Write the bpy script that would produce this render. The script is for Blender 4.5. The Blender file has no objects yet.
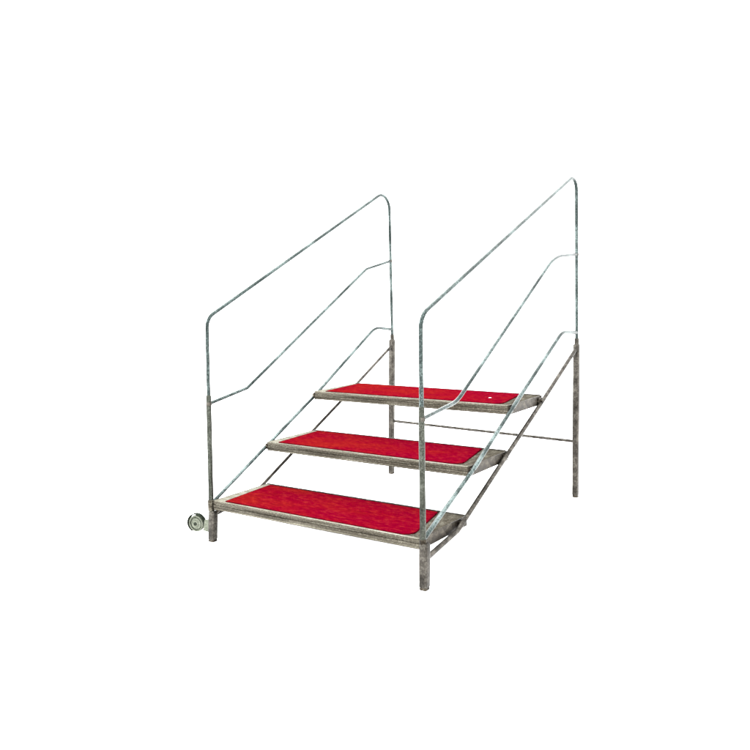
import bpy, bmesh, math
from mathutils import Vector, Matrix

scene = bpy.context.scene
col = scene.collection
H = 0.6            # half distance between the two side frames
STEP, RISE, Z1, DEPTH = 0.4004, 0.2151, 0.2006, 0.388

# ------------------------------------------------------------------ materials
def new_mat(name):
    m = bpy.data.materials.new(name); m.use_nodes = True
    nt = m.node_tree; b = nt.nodes['Principled BSDF']
    return m, nt, b

def ramp(nt, stops):
    r = nt.nodes.new('ShaderNodeValToRGB')
    el = r.color_ramp.elements
    el[0].position, el[0].color = stops[0][0], (*stops[0][1], 1)
    el[1].position, el[1].color = stops[-1][0], (*stops[-1][1], 1)
    for p, c in stops[1:-1]:
        e = el.new(p); e.color = (*c, 1)
    return r

def coords(nt, scale=(1, 1, 1)):
    tc = nt.nodes.new('ShaderNodeTexCoord'); mp = nt.nodes.new('ShaderNodeMapping')
    mp.inputs['Scale'].default_value = scale
    nt.links.new(tc.outputs['Object'], mp.inputs['Vector'])
    return mp.outputs['Vector']

def noise(nt, vec, scale, detail=3, rough=.55):
    n = nt.nodes.new('ShaderNodeTexNoise')
    n.inputs['Scale'].default_value = scale
    n.inputs['Detail'].default_value = detail
    n.inputs['Roughness'].default_value = rough
    nt.links.new(vec, n.inputs['Vector'])
    return n.outputs['Fac']

def metal(name, stops, scale, metallic, rough, stretch=(1, 1, 1), bump=.1):
    m, nt, b = new_mat(name)
    v = coords(nt, stretch)
    big = noise(nt, v, scale, 4, .6)
    fine = noise(nt, coords(nt), 160, 2, .6)
    mx = nt.nodes.new('ShaderNodeMath'); mx.operation = 'MULTIPLY_ADD'
    nt.links.new(fine, mx.inputs[0]); mx.inputs[1].default_value = .45
    mul = nt.nodes.new('ShaderNodeMath'); mul.operation = 'MULTIPLY'
    nt.links.new(big, mul.inputs[0]); mul.inputs[1].default_value = .55
    nt.links.new(mul.outputs[0], mx.inputs[2])
    r = ramp(nt, stops); nt.links.new(mx.outputs[0], r.inputs[0])
    nt.links.new(r.outputs[0], b.inputs['Base Color'])
    b.inputs['Metallic'].default_value = metallic
    rr = nt.nodes.new('ShaderNodeMapRange')
    rr.inputs['To Min'].default_value = rough - .12; rr.inputs['To Max'].default_value = rough + .15
    nt.links.new(fine, rr.inputs['Value']); nt.links.new(rr.outputs[0], b.inputs['Roughness'])
    bp = nt.nodes.new('ShaderNodeBump'); bp.inputs['Strength'].default_value = bump
    bp.inputs['Distance'].default_value = .002
    nt.links.new(fine, bp.inputs['Height']); nt.links.new(bp.outputs[0], b.inputs['Normal'])
    return m

STEEL = metal('tubular_steel', [(.36, (.007, .0095, .009)), (.5, (.026, .034, .0325)), (.62, (.080, .100, .097))], 7, 1, .30)
UPRIGHT = metal('upright_steel', [(.36, (.008, .009, .0075)), (.5, (.026, .028, .023)), (.64, (.068, .072, .062))], 20, 1, .42, (1, 1, .5))
DULL = metal('dull_steel', [(.36, (.010, .0090, .0076)), (.5, (.032, .0290, .0250)), (.64, (.080, .074, .064))], 26, 1, .5)
ALU = metal('tread_aluminium', [(.36, (.012, .0105, .0070)), (.5, (.041, .036, .0275)), (.62, (.105, .098, .078))], 16, 1, .42, (.14, 3.5, 3.5))
TRIM = metal('lit_edge_trim', [(.36, (.062, .058, .044)), (.5, (.105, .100, .080)), (.62, (.15, .146, .125))], 12, 0, .6, (.3, 2, 2))  # light on the tread tops painted as a paler metal
FLANGE = metal('shaded_flange', [(.36, (.016, .014, .010)), (.5, (.036, .032, .025)), (.62, (.072, .068, .054))], 24, 0, .6, (1.4, .8, 1))  # shading of the right tread ends painted as a darker metal
CAP = metal('dark_end_metal', [(.36, (.007, .0055, .004)), (.5, (.025, .021, .016)), (.64, (.065, .057, .045))], 30, 1, .5)
PALE = metal('pale_wheel_plastic', [(.3, (.042, .046, .035)), (.5, (.085, .092, .072)), (.7, (.14, .146, .12))], 40, 0, .8)
DARK = metal('dark_rubber', [(.3, (.004, .005, .0035)), (.5, (.011, .0135, .010)), (.7, (.028, .032, .025))], 50, 0, .9)
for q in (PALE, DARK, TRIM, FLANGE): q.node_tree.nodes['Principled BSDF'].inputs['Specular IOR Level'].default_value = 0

def carpet_mat():
    m, nt, b = new_mat('red_carpet')
    big = noise(nt, coords(nt, (1, 2.2, 1)), 3.2, 3, .6)
    mid = noise(nt, coords(nt, (.6, 1.8, 1)), 44, 4, .8)
    fine = noise(nt, coords(nt), 420, 2, .6)
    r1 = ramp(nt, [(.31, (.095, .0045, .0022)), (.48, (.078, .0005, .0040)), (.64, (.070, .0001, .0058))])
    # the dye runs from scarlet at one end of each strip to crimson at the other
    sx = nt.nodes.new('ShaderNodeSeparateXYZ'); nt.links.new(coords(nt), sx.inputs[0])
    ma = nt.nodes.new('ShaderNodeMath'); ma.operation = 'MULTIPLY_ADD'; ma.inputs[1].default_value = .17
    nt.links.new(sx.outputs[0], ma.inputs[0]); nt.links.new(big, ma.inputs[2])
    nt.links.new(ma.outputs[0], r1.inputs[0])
    r2 = ramp(nt, [(.36, (.036, .0001, .0030)), (.52, (.076, .0004, .0042)), (.66, (.130, .0135, .007))])
    nt.links.new(mid, r2.inputs[0])
    mix = nt.nodes.new('ShaderNodeMix'); mix.data_type = 'RGBA'; mix.inputs[0].default_value = .5
    nt.links.new(r1.outputs[0], mix.inputs[6]); nt.links.new(r2.outputs[0], mix.inputs[7])
    nt.links.new(mix.outputs[2], b.inputs['Base Color'])
    b.inputs['Roughness'].default_value = .95
    b.inputs['Specular IOR Level'].default_value = 0
    bp = nt.nodes.new('ShaderNodeBump'); bp.inputs['Strength'].default_value = .6
    bp.inputs['Distance'].default_value = .003
    nt.links.new(fine, bp.inputs['Height']); nt.links.new(bp.outputs[0], b.inputs['Normal'])
    return m
CARPET = carpet_mat()

m, nt, b = new_mat('white_fleck'); b.inputs['Base Color'].default_value = (.19, .17, .17, 1); b.inputs['Roughness'].default_value = .4
WHITE = m
m, nt, b = new_mat('dark_red_edge_shade')  # shadow line of the carpet edge, painted dark red
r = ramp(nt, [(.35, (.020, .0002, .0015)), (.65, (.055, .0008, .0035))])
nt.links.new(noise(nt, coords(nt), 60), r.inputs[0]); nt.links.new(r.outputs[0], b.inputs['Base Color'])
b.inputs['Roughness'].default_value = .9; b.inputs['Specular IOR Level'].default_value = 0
EDGE_SHADE = m
m, nt, b = new_mat('white_studio_floor')
r = ramp(nt, [(.3, (.90, .90, .90)), (.7, (.93, .93, .93))])
nt.links.new(noise(nt, coords(nt), 3), r.inputs[0]); nt.links.new(r.outputs[0], b.inputs['Base Color'])
b.inputs['Roughness'].default_value = .9; b.inputs['Specular IOR Level'].default_value = .1
STUDIO = m

# ------------------------------------------------------------------ mesh helpers
def obj(name, bm, mat, parent=None, smooth=False, origin=None, label=None):
    bmesh.ops.recalc_face_normals(bm, faces=bm.faces)
    if origin is None:
        o0 = Vector((0, 0, 0))
    else:
        o0 = Vector(origin); bmesh.ops.translate(bm, verts=bm.verts, vec=-o0)
    me = bpy.data.meshes.new(name); bm.to_mesh(me); bm.free()
    if smooth:
        for p in me.polygons: p.use_smooth = True
        try: me.set_sharp_from_angle(angle=math.radians(38))
        except Exception: pass
    me.materials.append(mat)
    o = bpy.data.objects.new(name, me); col.objects.link(o)
    w = o0.copy()
    if parent is not None:
        o.parent = parent
        p = parent; off = Vector((0, 0, 0))
        while p is not None: off += p.location; p = p.parent
        w -= off
    o.location = w
    if label: o['label'] = label
    return o

def fillet(pts, rads, n=8):
    """polyline with its inner corners rounded"""
    P = [Vector(p) for p in pts]; out = [P[0]]
    for i in range(1, len(P) - 1):
        a, c, d = P[i-1], P[i], P[i+1]; r = rads[i-1]
        u = (a - c).normalized(); v = (d - c).normalized()
        ang = u.angle(v)
        if r <= 0 or ang > 3.1: out.append(c); continue
        t = min(r / math.tan(ang / 2), .48 * (a - c).length, .48 * (d - c).length)
        r = t * math.tan(ang / 2)
        cen = c + (u + v).normalized() * (r / math.sin(ang / 2))
        s, e = c + u * t, c + v * t
        q = (s - cen).rotation_difference(e - cen)
        for k in range(n + 1):
            qq = Matrix.Identity(3).to_quaternion().slerp(q, k / n)
            out.append(cen + qq @ (s - cen))
    out.append(P[-1])
    return out

def tube(bm, path, rad, seg=18, caps=True):
    P = [Vector(p) for p in path]; rings = []
    T = [(P[min(i+1, len(P)-1)] - P[max(i-1, 0)]).normalized() for i in range(len(P))]
    n = T[0].orthogonal().normalized()
    for i, p in enumerate(P):
        if i:
            n = (T[i-1].rotation_difference(T[i]) @ n)
            n = (n - T[i] * n.dot(T[i])).normalized()
        bn = T[i].cross(n)
        r = rad[i] if isinstance(rad, (list, tuple)) else rad
        rings.append([bm.verts.new(p + (n * math.cos(a) + bn * math.sin(a)) * r)
                      for a in (2 * math.pi * k / seg for k in range(seg))])
    for A, B in zip(rings, rings[1:]):
        for k in range(seg):
            bm.faces.new((A[k], A[(k+1) % seg], B[(k+1) % seg], B[k]))
    if caps:
        bm.faces.new(rings[0][::-1]); bm.faces.new(rings[-1])

def box(bm, lo, hi, bev=0.0, seg=2, rot=None, piv=None):
    r = bmesh.ops.create_cube(bm, size=1)
    vs = r['verts']; lo = Vector(lo); hi = Vector(hi)
    for v in vs: v.co = Vector([(lo[i] + hi[i]) / 2 + v.co[i] * (hi[i] - lo[i]) for i in range(3)])
    if bev:
        es = list({e for v in vs for e in v.link_edges})
        g = bmesh.ops.bevel(bm, geom=es, offset=bev, segments=seg, affect='EDGES', profile=.6)
        vs = list({v for f in g['faces'] for v in f.verts} | {v for v in vs if v.is_valid})
    if rot is not None:
        bmesh.ops.rotate(bm, verts=vs, cent=piv, matrix=rot)
    return vs

def prism(bm, poly, axis_from, axis_to, place):
    """extrude a 2D polygon: place(a, b, t) gives the 3D point"""
    A = [bm.verts.new(place(a, b_, axis_from)) for a, b_ in poly]
    B = [bm.verts.new(place(a, b_, axis_to)) for a, b_ in poly]
    n = len(poly)
    for k in range(n): bm.faces.new((A[k], A[(k+1) % n], B[(k+1) % n], B[k]))
    return bm.faces.new(A[::-1]), bm.faces.new(B)

def square_tube(bm, bottom, top, w, bev=.007):
    b0, t0 = Vector(bottom), Vector(top)
    h = w / 2; s = []
    for cx, cy, a0 in ((1, 1, 0), (-1, 1, 90), (-1, -1, 180), (1, -1, 270)):
        for k in range(4):
            a = math.radians(a0 + 30 * k)
            s.append((cx * (h - bev) + bev * math.cos(a), cy * (h - bev) + bev * math.sin(a)))
    zs = [(0, .8), (.006, 1), (1 - .004, 1), (1, .86)]
    rings = []
    L = (t0 - b0).length
    for f, sc in [(0, .86), (.004 / L, 1), (1 - .004 / L, 1), (1, .86)]:
        c = b0.lerp(t0, f)
        rings.append([bm.verts.new(c + Vector((x * sc, y * sc, 0))) for x, y in s])
    for A, B in zip(rings, rings[1:]):
        for k in range(len(s)): bm.faces.new((A[k], A[(k+1) % len(s)], B[(k+1) % len(s)], B[k]))
    bm.faces.new(rings[0][::-1]); bm.faces.new(rings[-1])

def cyl(bm, a, b_, r, seg=20): tube(bm, [a, b_], r, seg)

# ------------------------------------------------------------------ the setting
bm = bmesh.new()
prof = [(-12, 0), (5.5, 0)]
for k in range(1, 13):
    a = math.radians(90 * k / 12); prof.append((5.5 + 2 * math.sin(a), 2 - 2 * math.cos(a)))
prof.append((7.5, 6))
# turned towards the camera so that the sweep runs square behind the steps
ca, sa = math.cos(.608), math.sin(.608)
def wp(x, y, z): return (x * ca - y * sa, x * sa + y * ca, z)
X = [-14, 14]
L0 = [bm.verts.new(wp(X[0], y, z)) for y, z in prof]; L1 = [bm.verts.new(wp(X[1], y, z)) for y, z in prof]
for k in range(len(prof) - 1): bm.faces.new((L0[k], L1[k], L1[k+1], L0[k+1]))
studio = obj('floor', bm, STUDIO, smooth=True)
studio['kind'] = 'structure'; studio['label'] = 'plain white studio floor sweeping up into the white background'

# ------------------------------------------------------------------ the steps
root = bpy.data.objects.new('portable_steps', None); col.objects.link(root)
root.location = (0, .8, 0)
root['label'] = 'three red carpeted steps in a grey tubular metal frame with two tall sloping handrails'
root['category'] = 'steps'

# legs -----------------------------------------------------------------
def leg(b0, t0, w):
    bm = bmesh.new(); square_tube(bm, (b0[0], b0[1], .010), t0, w)
    l = obj('leg', bm, DULL, root, True, b0)
    bm = bmesh.new(); square_tube(bm, (b0[0], b0[1], 0), (b0[0], b0[1], .0098), w - .001)
    obj('foot_cap', bm, CAP, l, True, b0)
    return l
leg((-.594, -.010, 0), (-.594, .002, .150), .036)
leg((.606, -.018, 0), (.606, -.010, .190), .036)
leg((-.618, 1.588, 0), (-.602, 1.601, .86), .033)
leg((.600, 1.622, 0), (.600, 1.626, .86), .033)

# handrails ------------------------------------------------------------
RAIL_R = .0092; LOW_R = .0126
def handrail(x, low, front_corner, rear_corner, rear_low, rads, mid, mrads, sleeve_top):
    path = fillet([(x,)+low, (x,)+front_corner, (x,)+rear_corner, (x,)+rear_low], rads, 12)
    bm = bmesh.new(); tube(bm, path, RAIL_R)
    rail = obj('handrail', bm, STEEL, root, True, (x, low[0], low[1]))
    # thicker front upright that the loop is plugged into
    f = (sleeve_top - low[1]) / (front_corner[1] - low[1])
    top = Vector((x,) + low).lerp(Vector((x,) + front_corner), f)
    bm = bmesh.new()
    a = Vector((x,) + low); d = (top - a)
    tube(bm, [a - d * .005, a, a + d * .99, top], [LOW_R * .96, LOW_R, LOW_R, RAIL_R * 1.05])
    obj('upright', bm, UPRIGHT, rail, True, (x, low[0], low[1]))
    r2 = (rear_corner[1] - rear_low[1])
    a = Vector((x,) + rear_low); b2 = a.lerp(Vector((x,) + rear_corner), .04)
    bm = bmesh.new(); tube(bm, [a + Vector((0, 0, -.03)), b2], .0125)
    obj('socket', bm, DULL, rail, True, a)
    bm = bmesh.new(); tube(bm, fillet([(x,)+q for q in mid], mrads, 10), .0082)
    obj('middle_rail', bm, STEEL, rail, True, (x,)+mid[0])
    for q, rr in ((mid[0], LOW_R), (mid[-1], RAIL_R)):
        bm = bmesh.new(); tube(bm, [(x, q[0], q[1]-.008), (x, q[0], q[1]+.008)], rr + .0015)
        obj('weld_collar', bm, DULL, rail, True, (x, q[0], q[1]))
    return rail
handrail(-H, (-.006, .150), (.022, 1.0745), (1.598, 1.795), (1.601, .855),
         (.075, .085), [(.010, .668), (.275, .712), (1.335, 1.302), (1.598, 1.351)], (.012, .10), .71)
handrail(H, (-.014, .185), (-.006, 1.0945), (1.612, 1.780), (1.628, .855),
         (.085, .062), [(-.008, .690), (.275, .722), (1.315, 1.335), (1.622, 1.350)], (.22, .42), .74)

# stringers ------------------------------------------------------------
def stringer(pts, rads, r, mat=STEEL):
    bm = bmesh.new(); tube(bm, fillet(pts, rads, 10), r)
    return obj('stringer', bm, mat, root, True, pts[0])
stringer([(-H, .004, .187), (-H, .403, .394), (-H, .791, .594), (-H, 1.415, .948), (-H, 1.596, .925)], (0, 0, .16), .0090)
stringer([(H, -.004, .206), (H, .440, .415), (H, .784, .604), (H, 1.42, .940), (H, 1.620, .925)], (0, 0, .16), .0098)
stringer([(-H, .010, .125), (-H, .280, .155), (-H, .800, .419), (-H, 1.040, .538), (-H, 1.600, .825)], (.03, 0, 0), .0086, DULL)
stringer([(H, .000, .118), (H, .268, .166), (H, .750, .404), (H, 1.132, .590), (H, 1.624, .838)], (.03, 0, 0), .0108, DULL)

# rear cross brace --------------------------------------------------------
bm = bmesh.new(); tube(bm, [(-.598, 1.592, .343), (-.2, 1.605, .333), (.592, 1.624, .3165)], .0085)
brace = obj('cross_brace', bm, DULL, root, True, (0, 1.6, .33))

# treads ---------------------------------------------------------------
# nosing profile with lengthwise grooves (y forward is negative)
def tread_profile():
    f = []
    T = .043
    f += [(0.004, 0), (0.001, -.0015), (0, -.005), (0, -.011), (.0035, -.0135), (.0035, -.018),
          (-.002, -.021), (-.002, -.030), (.0015, -.0325), (.0015, -.0355), (0, -.0375), (0, -T + .002), (.002, -T)]
    f += [(.030, -T), (.030, -T + .004), (DEPTH - .030, -T + .004), (DEPTH - .030, -T), (DEPTH - .002, -T),
          (DEPTH, -T + .002), (DEPTH, -.012), (DEPTH - .003, -.014), (DEPTH - .003, -.018), (DEPTH, -.020)][0:6]
    f += [(DEPTH, -T + .002), (DEPTH, -.002), (DEPTH - .003, 0)]
    return f
PROF = tread_profile()

def round_poly(q, rr, n=7):
    out = []
    m_ = len(q)
    for i in range(m_):
        a, c, d = Vector(q[i-1]), Vector(q[i]), Vector(q[(i+1) % m_])
        u = (a - c).normalized(); v = (d - c).normalized(); ang = u.angle(v)
        t = rr[i] / math.tan(ang / 2)
        s, e = c + u * t, c + v * t
        for k in range(n + 1):
            w = k / n
            out.append((s * (1-w) * (1-w) + c * 2 * w * (1-w) + e * w * w)[:])
    return out

carpets = [[(-.512, .013), (.536, .012), (.452, .360), (-.540, .360)],
           [(-.519, .014), (.545, .014), (.466, .358), (-.540, .360)],
           [(-.519, .014), (.545, .012), (.486, .358), (-.545, .360)]]
halfs = [.583, .588, .588]
for i in range(3):
    z = Z1 + i * RISE; y0 = -.008 + i * STEP; g = halfs[i]
    tr = bpy.data.objects.new('tread', None)
    # the frame: one aluminium body
    bm = bmesh.new()
    prism(bm, PROF, -g + .004, g - .004, lambda a, b_, t: (t, y0 + a, z + b_))
    tr = obj('tread', bm, ALU, root, False, (0, y0 + DEPTH / 2, z))
    if i != 0:
        tr['label'] = ['', 'middle red carpeted step', 'top red carpeted step'][i]
    else:
        tr['label'] = 'lowest red carpeted step'
    # end caps with a raised side rail
    for s in (-1, 1):
        bm = bmesh.new()
        x0, x1 = (g - .004, g + .001) if s > 0 else (-g - .001, -g + .004)
        box(bm, (x0, y0 + .001, z - .045), (x1, y0 + DEPTH + .002, z + .0025), .0015, 1)
        obj('end_plate', bm, CAP, tr, True, ((x0+x1)/2, y0 + DEPTH/2, z - .02))
    # low lip round the top; front strip's overhead light is in its pale colour
    for (a, c) in (((-g + .006, y0 + .0015), (g - .006, y0 + .0085)), ((-g + .006, y0 + DEPTH - .012), (g - .006, y0 + DEPTH - .002))):
        bm = bmesh.new(); box(bm, (a[0], a[1], z - .002), (c[0], c[1], z + .0055 if a[1] > y0 + .1 else z + .003), .001, 1)
        obj('edge_lip', bm, DULL if a[1] > y0 + .1 else TRIM, tr, True, ((a[0]+c[0])/2, (a[1]+c[1])/2, z))
    # carpet
    poly = round_poly(carpets[i], (.006, .055, .006, .01))
    n = len(poly)
    cx = sum(p[0] for p in poly) / n; cy = sum(p[1] for p in poly) / n
    bm = bmesh.new(); rings = []
    for dz, sh in ((.0005, 0), (.0040, 0), (.0055, .0018), (.0060, .004)):
        R = []
        for (px, py) in poly:
            d = Vector((cx - px, cy - py)).normalized() * sh
            R.append(bm.verts.new((px + d.x, y0 + py + d.y, z + dz)))
        rings.append(R)
    for A, B in zip(rings, rings[1:]):
        for k in range(n): bm.faces.new((A[k], A[(k+1) % n], B[(k+1) % n], B[k]))
    bm.faces.new(rings[0][::-1]); bm.faces.new(rings[-1])
    cp = obj('carpet', bm, CARPET, tr, False, (0.12 * i, y0 + .15, z - .11 * i))
    bm = bmesh.new()  # thin dark rim added as the shadow line round the carpet
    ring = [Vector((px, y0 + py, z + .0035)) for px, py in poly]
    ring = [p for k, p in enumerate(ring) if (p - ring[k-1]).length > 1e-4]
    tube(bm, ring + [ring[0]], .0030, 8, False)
    obj('carpet_edge_shade', bm, EDGE_SHADE, cp, True, (cx, y0 + cy, z))
    # flat plates at the carpet ends, lit left and shaded right by colour
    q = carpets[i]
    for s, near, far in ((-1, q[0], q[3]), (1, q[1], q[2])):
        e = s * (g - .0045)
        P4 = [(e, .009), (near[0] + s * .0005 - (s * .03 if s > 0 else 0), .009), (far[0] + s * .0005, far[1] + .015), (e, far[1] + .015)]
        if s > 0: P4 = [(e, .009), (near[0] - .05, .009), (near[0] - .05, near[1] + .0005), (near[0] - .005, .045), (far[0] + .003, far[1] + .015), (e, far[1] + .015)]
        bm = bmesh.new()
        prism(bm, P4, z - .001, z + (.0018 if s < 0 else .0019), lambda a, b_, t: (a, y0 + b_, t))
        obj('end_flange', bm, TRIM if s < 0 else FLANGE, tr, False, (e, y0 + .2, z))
    # brackets joining the tread to the stringers and uprights
    if i == 0:
        spots = [(-1, .335), (1, .326)]
    else:
        spots = [(-1, .014), (1, .022), (-1, .360), (1, .352)]
    for s, yy in spots:
        bm = bmesh.new()
        xa, xb = sorted((s * (g - .001), s * (H - .002)))
        box(bm, (xa, y0 + yy - .017, z - .036), (xb, y0 + yy + .017, z - .006), .004)
        cyl(bm, (s * (H - .012), y0 + yy, z - .02), (s * (H + .0105), y0 + yy, z - .02), .0055, 12)
        obj('bracket', bm, CAP, tr, True, (s * H, y0 + yy, z - .02))
    if i == 0:   # gusset under the lowest step beside the left leg
        bm = bmesh.new()
        prism(bm, [(-.5765, -.0435), (-.548, -.0435), (-.5765, -.066)], y0 + .012, y0 + .018, lambda a, b_, t: (a, t, z + b_))
        obj('gusset', bm, CAP, tr, False, (-.57, y0 + .015, z - .05))
    if i == 2:   # pale fleck on the top carpet, made as a small raised disc
        bm = bmesh.new()
        path = [(.408, .957, z + .004), (.408, .957, z + .0075), (.408, .957, z + .0085)]
        tube(bm, path, [.0085, .0075, .004], 16)
        obj('fleck', bm, WHITE, cp, True, path[0])

# sleeves where the treads hang on the front posts
for x, y, z0, z1 in ((-.600, -.006, .150, .203), (.600, -.013, .150, .206)):
    bm = bmesh.new(); tube(bm, [(x, y, z0), (x, y, z0 + .002), (x, y, z1 - .002), (x, y, z1)], [.014, .0155, .0155, .0135])
    obj('sleeve', bm, CAP if x > 0 else ALU, root, True, (x, y, z0))

# wheel beside the front leg -------------------------------------------
C = Vector((-.706, -.004, .071))
Rz = Matrix.Rotation(math.radians(12), 3, 'Z')
def wpnt(a, r, t):          # angle in the wheel's plane, radius, offset along the axle
    return C + Rz @ Vector((r * math.cos(a), t, r * math.sin(a)))
def lathe(bm, prof, seg=40):
    rings = [[bm.verts.new(wpnt(2*math.pi*k/seg, r, t)) for k in range(seg)] for r, t in prof]
    for A, B in zip(rings, rings[1:]):
        for k in range(seg): bm.faces.new((A[k], A[(k+1) % seg], B[(k+1) % seg], B[k]))
    return rings
bm = bmesh.new()
rg = lathe(bm, [(.0345, -.010), (.037, -.012), (.0395, -.010), (.041, 0), (.0395, .010), (.037, .012), (.0345, .010), (.0345, -.010)])
wheel = obj('wheel', bm, PALE, root, True, C, 'small pale wheel fixed beside the left front leg')
bm = bmesh.new()
rg = lathe(bm, [(.008, -.013), (.014, -.013), (.015, -.008), (.029, -.007), (.0345, -.010), (.0345, .010), (.029, .007), (.015, .008), (.014, .013), (.008, .013), (.008, -.013)])
obj('rim', bm, PALE, wheel, True, C)
bm = bmesh.new()
prism(bm, [(.0215 * math.cos(a) , .0215 * math.sin(a)) for a in (math.radians(t) for t in range(0, 360, 15))], -.0005, .0005,
      lambda a, b_, t: C + Rz @ Vector((a, -.0085 + t, b_)))
bm.free(); bm = bmesh.new()
# dark grooves of the rim
lathe(bm, [(.0285, -.0095), (.0315, -.0105), (.0315, -.006), (.0285, -.006), (.0285, -.0095)])
obj('groove_ring', bm, DARK, wheel, True, C)
bm = bmesh.new(); cyl(bm, wpnt(0, 0, -.017), wpnt(0, 0, .017), .0085, 16)
bm2v = None
obj('axle', bm, DARK, wheel, True, C)
# curved guard over the wheel
bm = bmesh.new(); N = 30; rings = []
for k in range(N + 1):
    a = math.radians(-8 + (236 + 8) * k / N)
    r0 = .0455; r1 = .0500; tw = .011
    if k > N - 5: tw *= 1 - .09 * (k - N + 5)
    rings.append([bm.verts.new(wpnt(a, r, t)) for r, t in ((r0, -tw), (r1, -tw), (r1, tw), (r0, tw))])
for A, B in zip(rings, rings[1:]):
    for k in range(4): bm.faces.new((A[k], A[(k+1) % 4], B[(k+1) % 4], B[k]))
bm.faces.new(rings[0][::-1]); bm.faces.new(rings[-1])
obj('wheel_guard', bm, DARK, wheel, True, C)
# fork plate from the axle to the leg
bm = bmesh.new()
prism(bm, [(-.012, -.011), (.010, -.020), (.060, -.034), (.094, -.040), (.094, .034), (.062, .020), (.030, .016), (.008, .013), (-.010, .009)],
      .0135, .0175, lambda a, b_, t: C + Rz @ Vector((a, t, b_)))
obj('fork', bm, PALE, wheel, False, C)
bm = bmesh.new()
prism(bm, [(.044, -.028), (.088, -.036), (.092, .034), (.056, .026)], -.014, -.010,
      lambda a, b_, t: C + Rz @ Vector((a, t, b_)))
obj('mounting_plate', bm, PALE, wheel, False, C)

# ------------------------------------------------------------------ light
w = bpy.data.worlds.new('World'); scene.world = w; w.use_nodes = True
bg = w.node_tree.nodes['Background']
bg.inputs['Color'].default_value = (1, 1, 1, 1); bg.inputs['Strength'].default_value = 1.5

def area(name, loc, target, size, power, color=(1, 1, 1)):
    l = bpy.data.lights.new(name, 'AREA'); l.shape = 'DISK'; l.size = size
    l.energy = power; l.color = color
    o = bpy.data.objects.new(name, l); col.objects.link(o)
    o.location = loc
    o.rotation_euler = (Vector(target) - Vector(loc)).to_track_quat('-Z', 'Y').to_euler()
    return o
area('overhead_softbox', (0, 1.0, 6.5), (0, .9, 0), 6.0, 120)
area('key_softbox', (-4.5, -3.5, 4.5), (0, .8, .6), 1.3, 150, (.93, .98, 1))

# ------------------------------------------------------------------ camera
cx, cy, cz, yaw, pitch, roll, fpx = 2.29226, -2.75452, 1.23797, .607976, -.114174, -.0225825, 831.0106
f = Vector((-math.sin(yaw) * math.cos(pitch), math.cos(yaw) * math.cos(pitch), math.sin(pitch)))
r0 = f.cross(Vector((0, 0, 1))).normalized(); u0 = r0.cross(f)
r = r0 * math.cos(roll) + u0 * math.sin(roll); u = -r0 * math.sin(roll) + u0 * math.cos(roll)
cam = bpy.data.cameras.new('camera'); co = bpy.data.objects.new('camera', cam); col.objects.link(co)
co.matrix_world = Matrix(((r.x, u.x, -f.x, cx), (r.y, u.y, -f.y, cy), (r.z, u.z, -f.z, cz), (0, 0, 0, 1)))
cam.sensor_width = 36; cam.lens = fpx / 750 * 36
cam.clip_end = 100
scene.camera = co

vs = scene.view_settings
vs.view_transform = 'Standard'; vs.look = 'None'; vs.exposure = 2.0; vs.gamma = 1
